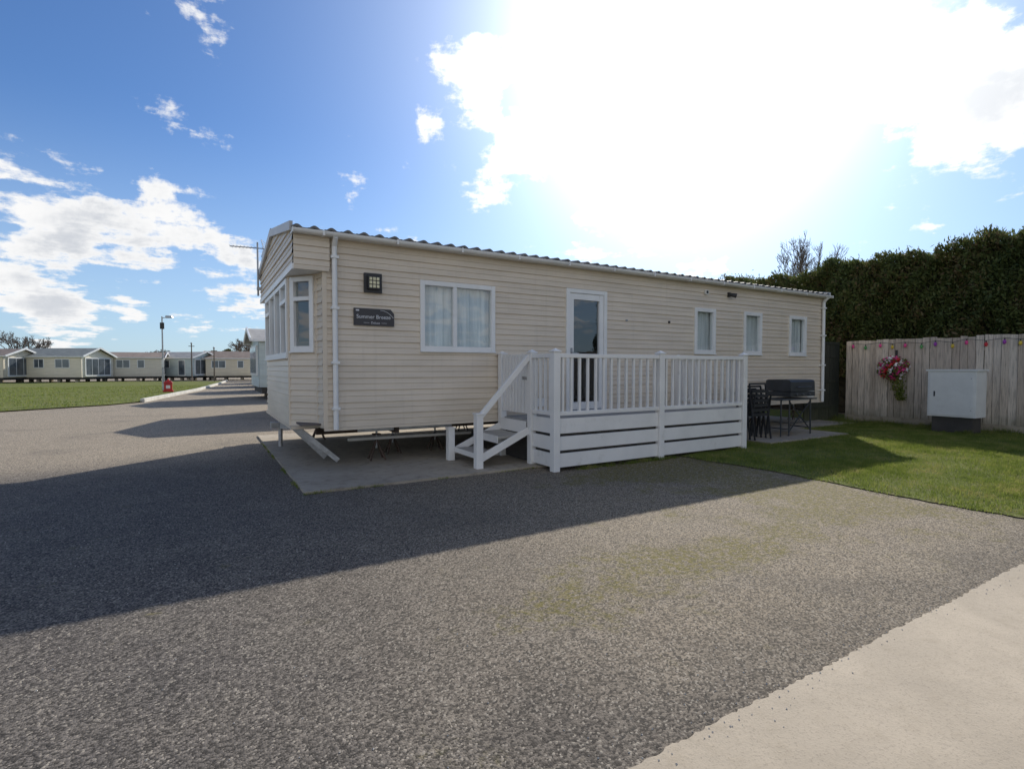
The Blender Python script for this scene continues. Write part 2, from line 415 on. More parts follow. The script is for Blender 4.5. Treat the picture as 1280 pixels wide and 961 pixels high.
g=MB(); g.poly([(x,y,.03) for x,y in GL],M['turf'])
g.done('village_green')
def inside(X,Y):
    c=np.zeros(len(X),bool); n=len(GL)
    for i in range(n):
        x1,y1=GL[i];x2,y2=GL[(i+1)%n]
        if y1==y2: continue
        t=((y1>Y)!=(y2>Y))&(X<(x2-x1)*(Y-y1)/(y2-y1)+x1); c^=t
    return c&thin(X,Y)
blades('green_grass',90000,-32,1,12,44,.05,.03,inside,zz=.03)
kb=MB()
K=[(-1.9,23.4),(-.2,34),(1.2,47),(2,56)]
for a,b in zip(K[:-1],K[1:]):
    L=math.dist(a,b); n=max(1,int(L/.9)); 
    for i in range(n):
        p=Vector(a).lerp(Vector(b),i/n); q=Vector(a).lerp(Vector(b),(i+.975)/n)
        kb.beam((p.x,p.y,.03),(q.x,q.y,.03),.14,.2,M['kerb'])
kb.done('kerb',bevel=.012)

# ================================================================= MAIN CARAVAN
car=empty('static_caravan',(1.25,6.53,0))
X0,X1,Y0,Y1=1.25,11.88,6.53,10.20; ZB,ZE=.53,2.79; YR=(Y0+Y1)/2; ZR=3.17
w=MB(); fr=MB(); gl=MB(); cu=MB(); tr=MB()
side_ops=[(2.471-X0,3.558-X0,1.49,2.385),(4.822-X0,5.604-X0,.57,2.46),(7.702-X0,8.251-X0,1.53,2.335),(9.10-X0,9.65-X0,1.53,2.335),(10.60-X0,11.2-X0,1.53,2.335)]
P=(X0,Y0); u=(1,0)
wall(w,P,u,X1-X0,ZB,ZE,side_ops,M['cream'])
s=side_ops[0]; window(fr,gl,cu,P,u,*s[:2],*s[2:],mull=((s[0]+s[1])/2-.06,))
for s in side_ops[2:]: window(fr,gl,cu,P,u,*s[:2],*s[2:],F=.055)
wall(w,(X1,Y0),(0,1),Y1-Y0,ZB,ZE,[],M['cream']); wall(w,(X1,Y1),(-1,0),X1-X0,ZB,ZE,[],M['cream'])
BX=.95
bay=[((X0,Y1),(X0,10.0)),((X0,10.0),(BX,9.66)),((BX,9.66),(BX,7.07)),((BX,7.07),(1.22,6.72)),((1.22,6.72),(X0,Y0))]
for i,(a,b) in enumerate(bay):
    L=math.dist(a,b); uu=((b[0]-a[0])/L,(b[1]-a[1])/L)
    ops=[]
    if i==1: ops=[(.05,L-.05,1.47,2.36)]
    if i==3: ops=[(.05,L-.05,1.47,2.36)]
    if i==2: ops=[(.05,L-.05,1.40,2.36)]
    wall(w,a,uu,L,ZB,2.42,ops,M['cream'])
    for o in ops:
        if i==2: 
            window(fr,gl,cu,a,uu,*o[:2],*o[2:],mull=(L*.25,L*.5,L*.75),trans=((.1,L*.25-.03,2.1),(L*.75+.03,L-.1,2.1)),curt=False)
        else: window(fr,gl,cu,a,uu,*o[:2],*o[2:],trans=((o[0]+.05,o[1]-.05,2.1),),curt=False)
cu.box(1.02,1.03,7.15,8.3,1.95,2.4,M['curtain']); cu.box(1.02,1.03,8.45,9.6,1.95,2.4,M['curtain'])
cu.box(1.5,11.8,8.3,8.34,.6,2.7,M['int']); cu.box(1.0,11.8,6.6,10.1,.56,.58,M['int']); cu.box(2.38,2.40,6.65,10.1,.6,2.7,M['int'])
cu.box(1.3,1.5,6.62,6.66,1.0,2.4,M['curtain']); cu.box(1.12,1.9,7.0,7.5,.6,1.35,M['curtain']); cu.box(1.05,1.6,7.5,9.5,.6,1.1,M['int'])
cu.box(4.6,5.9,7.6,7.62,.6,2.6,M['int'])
cu.done('interior',car)
PX=.92
def zr(y): return ZR-(ZR-2.83)*abs(y-YR)/(YR-6.43)
nc=40
for i in range(nc):
    a0=(Y1-Y0+.1)*i/nc; a1=(Y1-Y0+.1)*(i+1)/nc
    siding(w,(PX,Y1+.05),(0,-1),a0,a1,2.42,min(zr(Y1+.05-a0),zr(Y1+.05-a1)),M['cream'],zb=2.42)
    siding(w,(X1,Y0),(0,1),a0*.97,a1*.97,ZE,zr(Y0+a0*.97),M['cream'])
siding(w,(PX,Y0-.05),(1,0),0,.40,2.42,ZE,M['creamtrim'],zb=2.42-.2)
siding(w,(X0+.07,Y1+.05),(-1,0),0,.40,2.42,ZE,M['creamtrim'])
w.done('walls',car)
tr.box(PX+.005,X0+.05,Y0-.045,Y1+.045,2.39,2.425,M['white'])
tr.box(PX-.02,PX+.004,Y0-.07,Y1+.07,2.385,2.45,M['white'])
tr.box(PX,X0+.06,Y0-.075,Y0-.052,2.39,2.435,M['creamtrim'])
tr.ob((X0,Y0),(1,0),-.012,.04,0,.024,ZB,2.39,M['creamtrim']); tr.ob((X1,Y0),(1,0),-.04,.012,0,.024,ZB,ZE,M['creamtrim'])
tr.ob((X0,Y0),(1,0),0,X1-X0,-.02,.03,ZB-.035,ZB-.002,M['creamtrim'])
tr.box(BX-.02,X0,6.9,9.8,ZB-.035,ZB-.002,M['creamtrim'])
tr.cyl((BX-.005,7.07,ZB),(BX-.005,7.07,2.39),.018,.018,M['creamtrim']); tr.cyl((1.215,6.72,ZB),(1.215,6.72,2.39),.018,.018,M['creamtrim'])
tr.done('trim',car)
fr.done('window_frames',car,bevel=.004); gl.done('window_glass',car)
rf=MB(); nx=int((X1-PX+.10)/.19)*8; xs=[PX-.03+(X1-PX+.06)*i/nx for i in range(nx+1)]
k=rf.mid(M['grey'])
for sgn in (-1,1):
    rows=[]
    for j in range(6):
        t0=j/6; t1=(j+1)/6
        rows+=[(t0,.0),(t1-.002,-.018)]
    base=len(rf.v)
    for (t,dz) in rows:
        y=YR+sgn*(YR-6.38)*(1-t); z=2.85+(ZR-2.835)*t+dz+.01
        for x in xs:
            c=math.cos(2*math.pi*x/.19); rf.v.append((x,y,z+.024*max(c,-.45)))
    nr=len(rows)
    for r_ in range(nr-1):
        for i in range(nx):
            a=base+r_*(nx+1)+i; rf.f.append((a,a+1,a+nx+2,a+nx+1) if sgn<0 else (a,a+nx+1,a+nx+2,a+1)); rf.mi.append(k)
rf.done('roof_sheet',car,solid=.03)
rt=MB()
rt.cyl((PX-.04,YR,ZR+.05),(X1+.04,YR,ZR+.05),.05,.05,M['grey'],8)
for s_ in (-1,1):
    rt.beam((PX-.03,YR+s_*1.96,2.86),(PX-.03,YR,ZR+.03),.035,.10,M['flash'])
    rt.beam((X1+.04,YR+s_*1.96,2.86),(X1+.04,YR,ZR+.03),.035,.10,M['flash'])
    rt.box(PX-.02,X1+.03,min(YR+s_*1.83,YR+s_*1.96),max(YR+s_*1.83,YR+s_*1.96),2.792,2.812,M['white'])
rt.done('roof_trim',car)
gu=MB()
n=8; r_=.045; yc,zc=6.385,2.83
for i in range(n):
    t0=math.pi+math.pi*i/n; t1=math.pi+math.pi*(i+1)/n
    gu.poly([(PX-.02,yc+r_*math.cos(t0),zc+r_*math.sin(t0)),(PX-.02,yc+r_*math.cos(t1),zc+r_*math.sin(t1)),(X1+.05,yc+r_*math.cos(t1),zc+r_*math.sin(t1)),(X1+.05,yc+r_*math.cos(t0),zc+r_*math.sin(t0))],M['white'])
gu.box(PX-.025,PX-.015,yc-.047,yc+.047,zc-.05,zc+.004,M['white']); gu.box(X1+.045,X1+.055,yc-.047,yc+.047,zc-.05,zc+.004,M['white'])
for i in range(13): 
    x=PX+.3+i*.88; gu.box(x,x+.025,yc-.052,yc+.06,zc-.053,zc-.046,M['white']); gu.box(x,x+.025,yc-.053,yc-.046,zc-.05,zc+.006,M['white'])
for x in (1.375,11.80):
    gu.cyl((x,Y0-.06,ZB-.02),(x,Y0-.06,2.70),.031,.031,M['white'],12); gu.cyl((x,Y0-.06,2.70),(x,yc,2.79),.031,.031,M['white'],12)
    for z in (.75,1.3,1.95,2.55): gu.box(x-.045,x+.045,Y0-.1,Y0-.0,z,z+.03,M['white'])
gu.done('gutter_and_downpipes',car,solid=.003)
d=MB(); dg=MB()
s0,s1=4.822-X0,5.604-X0
for a,b in ((s0-.012,s0+.05),(s1-.05,s1+.012)): d.ob(P,u,a,b,-.05,.04,.55,2.472,M['white'])
d.ob(P,u,s0+.05,s1-.05,-.05,.038,2.41,2.472,M['white']); d.ob(P,u,s0+.05,s1-.05,-.05,.038,.55,.60,M['galv'])
for a,b in ((s0+.054,s0+.135),(s1-.135,s1-.054)): d.ob(P,u,a,b,-.03,.025,.605,2.406,M['white'])
d.ob(P,u,s0+.135,s1-.135,-.03,.022,.605,.72,M['white']); d.ob(P,u,s0+.135,s1-.135,-.03,.022,2.31,2.406,M['white'])
dg.pane(P,u,s0+.12,s1-.12,-.008,.71,2.32,M['glass'])
d.ob(P,u,s0+.08,s0+.1,.025,.07,1.45,1.5,M['galv']); d.ob(P,u,s0+.075,s0+.2,.06,.075,1.46,1.49,M['galv']); d.ob(P,u,s0+.07,s0+.11,.025,.032,1.36,1.56,M['galv'])
d.done('door_frame',car,bevel=.003); dg.done('door_glass',car)
bl=MB(); bl.ob(P,u,s0+.12,s1-.12,-.035,-.03,1.98,2.31,M['dark']); 
bl.done('door_blind',car)
la=MB(); 
def wx(x): return x-X0
la.ob(P,u,wx(1.73),wx(1.95),0.01,.05,2.18,2.42,M['dark']); la.ob(P,u,wx(1.765),wx(1.915),.05,.10,2.22,2.38,M['dark'])
for i in range(3):
    for j in range(3): la.ob(P,u,wx(1.779+i*.044),wx(1.813+i*.044),.1,.106,2.235+j*.046,2.271+j*.046,M['lampglass'])
la.done('wall_lamp',car,bevel=.006)
fx=MB()
fx.ob(P,u,wx(7.95),wx(8.03),.01,.05,2.60,2.68,M['white']); fx.ob(P,u,wx(7.965),wx(8.015),.05,.055,2.615,2.665,M['dark'])
fx.ob(P,u,wx(8.60),wx(8.66),.01,.05,2.60,2.68,M['dark']); fx.cyl((8.62,Y0-.05,2.64),(8.70,Y0-.14,2.61),.03,.045,M['dark'],12)
fx.ob(P,u,wx(6.03),wx(6.07),.01,.03,2.02,2.05,M['galv']); fx.ob(P,u,wx(7.02),wx(7.05),.01,.04,2.03,2.07,M['dark'])
fx.ob(P,u,wx(10.1),wx(10.25),.01,.03,.75,.9,M['white']); fx.ob(P,u,wx(11.3),wx(11.5),.01,.04,.62,.78,M['white'])
fx.ob(P,u,wx(4.2),wx(4.42),.012,.03,.68,.8,M['white'])
fx.done('wall_fittings',car,bevel=.004)
ch=MB()
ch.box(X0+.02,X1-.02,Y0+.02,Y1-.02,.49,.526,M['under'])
for y in (7.35,9.4): ch.box(1.3,11.7,y-.03,y+.03,.36,.49,M['rust'])
for x in (2.2,3.9,5.6,7.3,9,10.7): ch.box(x-.03,x+.03,6.7,10.0,.40,.489,M['rust'])
for x in (6.4,7.5):
    for y in (7.0,9.6): ch.cyl((x,y-.1,.31),(x,y+.1,.31),.3,.3,M['rubber'],20)
for (x,y) in ((2.0,6.95),(2.35,7.35),(3.0,7.35),(4.4,7.35),(8.5,7.35),(10.5,7.2),(1.7,9.4),(4.4,9.4),(8.5,9.4),(11.6,7.0)):
    ch.cyl((x,y,.18),(x,y,.49),.014,.014,M['galv'],8); ch.box(x-.05,x+.05,y-.05,y+.05,.36,.375,M['rust'])
    for a in range(4):
        t=a*math.pi/2+.7; ch.beam((x+.14*math.cos(t),y+.14*math.sin(t),.03),(x,y,.3),.018,.018,M['rust'])
ch.beam((1.9,7.35,.45),(.98,8.25,.42),.05,.09,M['galv']); ch.beam((1.9,9.3,.45),(.98,8.45,.42),.05,.09,M['galv']); 
ch.beam((1.02,7.05,.50),(1.5,6.95,.06),.04,.06,M['galv']); ch.beam((1.0,7.45,.50),(1.42,7.35,.05),.04,.06,M['galv'])
ch.cyl((.98,8.35,.1),(.98,8.35,.6),.03,.03,M['galv']); ch.box(.85,1.1,8.28,8.42,.38,.46,M['galv'])
ch.beam((1.7,6.75,.46),(3.0,6.75,.46),.04,.05,M['galv']); ch.cyl((1.6,6.85,.33),(3.4,6.95,.30),.022,.022,M['kerb'],8)
ch.done('chassis',car)
ae=MB(); ax,ay=.86,10.1
ae.cyl((ax,ay,2.5),(ax,ay,3.42),.017,.015,M['galv']); ae.box(ax-.02,ax+.08,ay-.03,ay+.03,2.6,2.65,M['galv'])
b0=Vector((ax,ay,3.32)); dr=Vector((-.75,.25,.03)).normalized()
ae.cyl(b0+dr*-.10,b0+dr*.44,.009,.009,M['galv'],6)
pp=Vector((-dr.y,dr.x,0)).normalized()
for i in range(8):
    c=b0+dr*(.02+.057*i); ae.cyl(c-pp*.10,c+pp*.10,.004,.004,M['galv'],5)
for sx in (-1,1):
    ae.cyl(b0-dr*.1,b0-dr*.06+Vector((0,0,sx*.15)),.006,.006,M['galv'],5)
    for q in range(4): 
        c=b0-dr*.1+Vector((0,0,sx*.04*q)); ae.cyl(c-pp*.13,c+pp*.13,.004,.004,M['galv'],5)
ae.done('tv_aerial',car)

sg=empty('caravan_name_sign',(1.604,Y0-.02,1.78))
b=MB()
prof=[(1.604,1.775),(2.105,1.775),(2.105,1.93),(2.06,1.985),(1.604,1.985)]
yf=Y0-.04
b.poly([(x,yf,z) for x,z in prof],M['signb']); b.poly([(x,yf+.03,z) for x,z in reversed(prof)],M['signb'])
for i in range(5):
    a=prof[i];c=prof[(i+1)%5]; b.poly([(a[0],yf+.03,a[1]),(c[0],yf+.03,c[1]),(c[0],yf,c[1]),(a[0],yf,a[1])],M['signb'])
b.done('board',sg)
b=MB(); b.box(1.625,1.665,yf-.003,yf-.001,1.95,1.966,M['letter']); b.box(1.72,1.79,yf-.003,yf-.001,1.8075,1.8105,M['letter']); b.box(1.94,2.01,yf-.003,yf-.001,1.8075,1.8105,M['letter'])
pv=None
for i in range(13):
    t=i/12; q=(1.93+.165*t,yf-.002,1.967-.09*t**2.2)
    if pv: b.beam(pv,q,.004,.004,M['letter'])
    pv=q
b.done('stand_in_mark',sg)
def text(body,x,z,size,parent,name):
    c=bpy.data.curves.new(name,'FONT'); c.body=body; c.size=size; c.align_x='CENTER'; c.extrude=.001
    o=bpy.data.objects.new('tmp',c); COL.objects.link(o); bpy.context.view_layer.update()
    me=bpy.data.meshes.new_from_object(o.evaluated_get(bpy.context.evaluated_depsgraph_get())); bpy.data.objects.remove(o)
    me.materials.clear(); me.materials.append(M['letter'])
    ob=bpy.data.objects.new(name,me); COL.objects.link(ob); ob.parent=parent; ob.location=(x-parent.location.x,yf-.003-parent.location.y,z-parent.location.z); ob.rotation_euler=(math.pi/2,0,0)
text('Summer Breeze',1.845,1.862,.066,sg,'lettering'); text('Deluxe',1.865,1.797,.038,sg,'small_lettering')

# ================================================================= DECK
dk=empty('veranda_deck',(3.65,5.15,0))
DX0,DX1,DY0,DY1,DZ=3.65,7.20,5.153,6.48,.57
W_=M['whitedeck']; po=MB(); ra=MB(); sk=MB(); bs=MB()
def post(x,y,z1=1.48,z0=0,w=.045):
    po.box(x-w,x+w,y-w,y+w,z0,z1-.04,W_); po.box(x-w-.012,x+w+.012,y-w-.012,y+w+.012,z1-.04,z1-.022,W_)
    t=w+.004; b=len(po.v); po.v+=[(x-t,y-t,z1-.022),(x+t,y-t,z1-.022),(x+t,y+t,z1-.022),(x-t,y+t,z1-.022),(x,y,z1+.012)]; k=po.mid(W_)
    for f in ((0,1,4),(1,2,4),(2,3,4),(3,0,4),(0,3,2,1)): po.f.append(tuple(b+i for i in f)); po.mi.append(k)
for x,y in ((DX0,DY0),(5.41,DY0),(DX1,DY0),(DX0,5.67),(DX0,6.44),(DX1,6.44)): post(x,y)
def rails(a,b,n):
    a=Vector(a);b=Vector(b); d=(b-a).normalized(); a2=a+d*.046; b2=b-d*.046
    ra.beam((a2.x,a2.y,1.40),(b2.x,b2.y,1.40),.065,.05,W_); ra.beam((a2.x,a2.y,.70),(b2.x,b2.y,.70),.05,.05,W_)
    for i in range(n):
        p=a2.lerp(b2,(i+.5)/n); bs.beam((p.x,p.y,.724),(p.x,p.y,1.376),.030,.034,W_,up=(0,1,0))
rails((DX0,DY0),(5.41,DY0),13); rails((5.41,DY0),(DX1,DY0),13); rails((DX0,DY0),(DX0,5.67),4); rails((DX1,DY0),(DX1,6.44),9)
for z0,z1 in ((.045,.215),(.25,.42),(.455,.64)):
    sk.box(DX0+.047,5.41-.047,DY0-.012,DY0+.008,z0,z1,W_); sk.box(5.41+.047,DX1-.047,DY0-.012,DY0+.008,z0,z1,W_)
    sk.box(DX0-.012,DX0+.008,DY0+.047,5.67-.047,z0,z1,W_); sk.box(DX1-.008,DX1+.012,DY0+.047,6.39,z0,z1,W_)
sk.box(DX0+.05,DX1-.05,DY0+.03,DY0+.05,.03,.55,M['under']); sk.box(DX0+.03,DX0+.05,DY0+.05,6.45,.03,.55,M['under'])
po.done('posts',dk,bevel=.005); ra.done('rails',dk,bevel=.005); bs.done('balusters',dk,bevel=.003); sk.done('skirting_boards',dk,bevel=.003)
fl=MB()
for i in range(9): y=DY0+.055+i*.146; fl.box(DX0+.01,DX1-.02,y,y+.138,DZ-.03,DZ,M['tread'])
fl.done('floor_boards',dk)
ga=MB()
ga.box(DX0-.015,DX0+.015,5.74,6.38,1.36,1.41,W_); ga.box(DX0-.015,DX0+.015,5.74,6.38,.68,.73,W_)
for i in range(8): y=5.745+i*.0805; ga.box(DX0-.028,DX0-.016,y,y+.062,.66,1.43,W_)
ga.beam((DX0+.02,5.76,.73),(DX0+.02,6.36,1.36),.02,.05,W_); ga.box(DX0-.04,DX0-.028,5.75,5.85,1.1,1.14,M['galv'])
ga.done('gate',dk,bevel=.003)
st=MB()
def spost(x,y,z1):
    w_=.045; st.box(x-w_,x+w_,y-w_,y+w_,0,z1,W_); st.box(x-w_-.01,x+w_+.01,y-w_-.01,y+w_+.01,z1,z1+.02,W_)
spost(2.9,5.71,.68); spost(2.85,6.44,.44)
st.beam((DX0-.04,5.68,1.40),(2.93,5.71,.66),.05,.065,W_)
st.beam((DX0-.04,5.69,.45),(2.94,5.71,.14),.03,.09,W_); st.beam((DX0-.04,6.42,.45),(2.9,6.44,.14),.03,.09,W_)
st.box(2.9,3.2,5.75,6.39,.155,.19,M['tread']); st.box(3.2,3.6,5.75,6.39,.355,.39,M['tread'])
st.box(2.89,2.898,5.75,6.39,.13,.195,W_); st.box(3.19,3.198,5.75,6.39,.30,.395,W_)
st.box(3.60,3.62,5.75,6.39,.4,.56,W_)
st.done('steps',dk,bevel=.004)

# ================================================================= BBQ, chairs
bq=empty('gas_barbecue',(9.40,5.75,.03)); b=MB()
def L(x,y,z): return (9.40+x,5.75+y,.03+z)
for x in (-.34,.34):
    for y in (-.2,.2): b.cyl(L(x,y,0.0),L(x*.95,y,.66),.015,.015,M['bbq'],8)
    b.beam(L(x,-.2,.12),L(x,.2,.12),.02,.02,M['bbq'])
b.box(9.40-.33,9.40+.33,5.75-.2,5.75+.2,.25,.265,M['bbq'])
b.beam(L(-.33,-.2,.08),L(.33,-.2,.62),.018,.018,M['bbq']); b.beam(L(.33,-.2,.08),L(-.33,-.2,.62),.018,.018,M['bbq'])
b.box(9.40-.62,9.40+.44,5.75-.26,5.75+.26,.675,.70,M['bbqm'])
for y in (-.2,.2): b.cyl(L(-.58,y,0),L(-.58,y,.65),.014,.014,M['bbq'],8)
b.box(9.40-.37,9.40+.40,5.75-.245,5.75+.245,.735,.82,M['bbq'])
for i in range(3): b.cyl(L(-.2+i*.2,-.24,.745),L(-.2+i*.2,-.27,.745),.022,.02,M['bbqm'],10)
pr=[(-.245,.80),(-.24,.97),(-.215,1.0),(-.16,1.01),(.20,1.01),(.24,.99),(.245,.80)]
for (ya,za),(yb,zb_) in zip(pr[:-1],pr[1:]): b.poly([L(-.36,ya,za),L(.39,ya,za),L(.39,yb,zb_),L(-.36,yb,zb_)],M['bbq'])
for x in (-.36,.39): b.poly([L(x,y,z) for y,z in pr],M['bbq'])
b.cyl(L(-.2,-.28,.88),L(.22,-.28,.88),.008,.008,M['bbqm'],8); b.beam(L(-.18,-.24,.88),L(-.18,-.28,.88),.012,.012,M['bbqm']); b.beam(L(.2,-.24,.88),L(.2,-.28,.88),.012,.012,M['bbqm'])
b.done('grill_body',bq,bevel=.004)
fc=empty('folded_garden_chairs',(8.25,5.62,0)); b=MB()
for k in range(4):
    y=5.50+k*.09; t=.05*k
    for x in (8.02,8.46):
        b.beam((x,y,.03),(x+.0,y+.12,.98-t),.022,.022,M['dark']); b.beam((x+.03,y+.12,.03),(x+.03,y+.03,.8),.022,.022,M['dark'])
    b.beam((8.02,y+.12,.98-t),(8.46,y+.12,.98-t),.022,.03,M['dark']); 
    for q in range(6): z=.45+q*.08; b.beam((8.02,y+.06,z),(8.46,y+.06,z),.014,.05,M['dark'])
b.done('frames',fc)

# ================================================================= FENCES
fe=empty('timber_fence',(13.4,6.75,0)); b=MB(); y=6.78; i=0
while y>-6:
    wd=.118+random.uniform(-.008,.008); tp=1.90+random.uniform(-.018,.018)+.015*math.sin(y*.9); tl=random.uniform(-.008,.008)
    x=13.4+random.uniform(-.005,.005); sl=random.uniform(-.006,.006)
    b.hexa([(x,y-wd,.14),(x-.012,y-wd,.14),(x-.024+tl,y,.14),(x,y,.14),(x,y-wd+sl,tp),(x-.012,y-wd+sl,tp+.004),(x-.024+tl,y+sl,tp+.006*(i%3)),(x,y+sl,tp)],M['fence'])
    y-=wd+random.uniform(.004,.016); i+=1
b.done('boards',fe)
b=MB()
for z in (.4,1.0,1.6): b.box(13.405,13.47,-6,6.8,z,z+.07,M['fence'])
yy=6.7
while yy>-6: b.box(13.41,13.51,yy-.05,yy+.05,0,1.86,M['fence']); yy-=2.4
b.box(13.385,13.404,-6,6.8,0,.15,M['slab'])
b.done('rails_and_posts',fe)
f2=empty('dark_timber_fence',(12.2,7.0,0)); b=MB()
x=12.0
while x<13.38:
    b.box(x,x+.14,6.99-random.uniform(0,.01),7.01,0,1.88,M['fenced']); x+=.147
for z in (.3,.9,1.5,1.82): b.box(12.0,13.38,6.965,6.98,z,z+.06,M['fenced'])
b.done('boards',f2)
sl=empty('festoon_lights',(13.35,5,1.8)); b=MB(); pv=None
cols=['f_pk','f_gn','f_yl','f_pk','f_ppl','f_gn','f_rd']
for i in range(46):
    y=6.6-i*.27+random.uniform(-.03,.03); z=1.84-.04*math.sin(i*1.57)**2-random.uniform(0,.02); p=(13.345,y,z)
    if pv: b.cyl(pv,p,.004,.004,M['wire'],5,False)
    pv=p
    m_=M[cols[(i*5+i//3)%7]]; b.cyl((13.342,y,z),(13.340,y,z-.04),.009,.012,M['wire'],6); b.sph((13.335,y,z-.075),.030,m_,8,6,(1,1,1.5))
b.done('bulbs_and_cable',sl)
hb=empty('hanging_flower_basket',(13.3,5.72,1.2)); b=MB()
b.sph((13.25,5.72,1.12),.13,M['core'],12,8,(1,1,.8)); b.cyl((13.25,5.72,1.25),(13.38,5.72,1.62),.006,.006,M['wire'],5); b.box(13.36,13.385,5.70,5.74,1.5,1.65,M['dark'])
b.done('basket',hb)
n=900; pts=rng.normal(0,1,(n,3)); pts/=np.linalg.norm(pts,axis=1)[:,None]; pts*=rng.uniform(.5,1.15,(n,1))
pts=pts*np.array([.16,.28,.24])+np.array([13.22,5.72,1.25])
tn=420; tz=rng.uniform(0,1,tn)**.8; tp_=np.stack([13.22+rng.normal(0,.05,tn),5.66-.10*tz+rng.normal(0,.1,tn)*(1-tz*.6),1.1-.55*tz],1)
V=[];mi=[]
for p in pts:
    if random.random()<.45: k=4; s_=.03
    else: k=[0,2,1,0,2,0][int((p[1]*11+p[2]*9)%6)]; s_=.038
    a=rng.normal(0,1,3);a/=np.linalg.norm(a); c=np.cross(a,rng.normal(0,1,3)); c/=np.linalg.norm(c)
    V+= [p-a*s_,p+c*s_*.7,p+a*s_,p-c*s_*.7]; mi.append(k)
for p in tp_:
    a=rng.normal(0,1,3)+np.array([0,0,-1.5]);a/=np.linalg.norm(a); c=np.cross(a,rng.normal(0,1,3)); c/=np.linalg.norm(c); V+=[p-a*.03,p+c*.014,p+a*.03,p-c*.014]; mi.append(4)
fast_mesh('flowers',np.array(V),4,[M['f_pk'],M['f_rd'],M['f_wh'],M['f_yl'],M['blade']],hb,(13.3,5.72,1.2),matidx=mi)
ub=empty('electricity_cabinet',(12.45,4.37,0)); b=MB()
b.box(12.45,12.85,4.05,4.69,0,.31,M['under']); b.box(12.40,12.88,3.99,4.75,.31,1.19,M['boxw']); b.box(12.375,12.90,3.965,4.775,1.19,1.225,M['boxw'])
b.box(12.388,12.399,4.02,4.72,.34,1.17,M['boxw']); b.box(12.38,12.388,4.62,4.645,.7,.80,M['dark']); b.cyl((12.389,4.06,.45),(12.38,4.06,.45),.01,.01,M['galv']); b.cyl((12.389,4.06,1.05),(12.38,4.06,1.05),.01,.01,M['galv'])
b.done('cabinet',ub,bevel=.006)

# ================================================================= HEDGE
def hedge():
    hx0,hx1,hy0,hy1=15.0,17.6,-5.0,13.2
    def top(y): return 4.10+.09*np.sin(y*1.7)+.08*np.sin(y*3.9+1)+.06*np.sin(y*9.1+2)-.16*np.exp(-((y-9.3)/1.2)**2)
    def bul(y,z): return .16*np.sin(y*1.9+z*1.1)+.12*np.sin(y*4.3-z*2.9)+.07*np.sin(y*9.1+z*7.3)
    h=empty('conifer_hedge',(16.2,4,0)); b=MB(); ny,nz=80,16
    for i in range(ny):
        ya=hy0+(hy1-hy0)*i/ny; yb=hy0+(hy1-hy0)*(i+1)/ny
        for j in range(nz):
            za=top(ya)*j/nz*.96; zb_=top(ya)*(j+1)/nz*.96; zc=top(yb)*(j+1)/nz*.96; zd=top(yb)*j/nz*.96
            o=lambda y,z: hx0+.24+bul(y,z)+.25*(z/4.1)**4
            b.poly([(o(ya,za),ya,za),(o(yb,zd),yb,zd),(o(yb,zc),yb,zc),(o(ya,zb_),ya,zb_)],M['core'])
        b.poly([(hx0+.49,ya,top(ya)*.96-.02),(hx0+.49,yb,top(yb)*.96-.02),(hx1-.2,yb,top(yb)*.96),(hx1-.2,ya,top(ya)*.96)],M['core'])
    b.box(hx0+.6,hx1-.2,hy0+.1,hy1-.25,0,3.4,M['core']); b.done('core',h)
    def leaf(P,D,l,wd):
        n=len(P); D=D/np.linalg.norm(D,axis=1)[:,None]; S=np.cross(D,rng.normal(0,1,(n,3))); S/=np.linalg.norm(S,axis=1)[:,None]
        l=l[:,None]; V=np.stack([P-D*l*.5,P+S*wd*l,P+D*l*.6,P-S*wd*l],1); return V
    n=145000; y=rng.uniform(hy0,hy1,n); z=top(y)*rng.uniform(.25,1.02,n)
    P=np.stack([hx0+bul(y,z)+.25*(z/4.1)**4+rng.uniform(-.10,.28,n),y,z],1)
    D=rng.normal(0,.7,(n,3))+np.array([-.7,0,.6]); A=leaf(P,D,rng.uniform(.05,.13,n),.22)
    n=60000; y=rng.uniform(hy0,hy1,n); x=rng.uniform(hx0+.1,hx1,n); P=np.stack([x,y,top(y)+rng.uniform(-.2,.06,n)+rng.exponential(.04,n)],1)
    D=rng.normal(0,.5,(n,3))+np.array([-.2,.1,1]); B=leaf(P,D,rng.uniform(.05,.12,n),.16)
    n=16000; z=rng.uniform(1,4.0,n); P=np.stack([rng.uniform(hx0,hx1,n),hy1+rng.uniform(-.25,.3,n)+.2*np.sin(z*3),z],1); D=rng.normal(0,.6,(n,3))+np.array([0,.8,.4]); C=leaf(P,D,rng.uniform(.06,.15,n),.2)
    S=[]
    for i in range(130):
        y0=rng.uniform(hy0,hy1); x0=rng.uniform(hx0,hx0+1.2); hgt=rng.uniform(.08,.26); q=rng.normal(0,.35,2)
        if i<26: y0=hy1-rng.uniform(-.2,1.6); hgt=rng.uniform(.3,.9); q=np.array([-.3,1.4])+rng.normal(0,.2,2)
        m_=46; t=rng.uniform(0,1,m_); c=np.stack([x0+q[0]*hgt*t,y0+q[1]*hgt*t,top(y0)-.1+hgt*t*(.45 if i<26 else 1)],1)+rng.normal(0,.03,(m_,3))*(1.2-t)[:,None]
        S.append(leaf(c,rng.normal(0,.6,(m_,3))+np.array([q[0],q[1],1]),rng.uniform(.06,.12,m_),.16))
    V=np.concatenate([A,B,C]+S); fast_mesh('foliage',V,4,[M['hedge']],h,(16.2,4,0))
hedge()

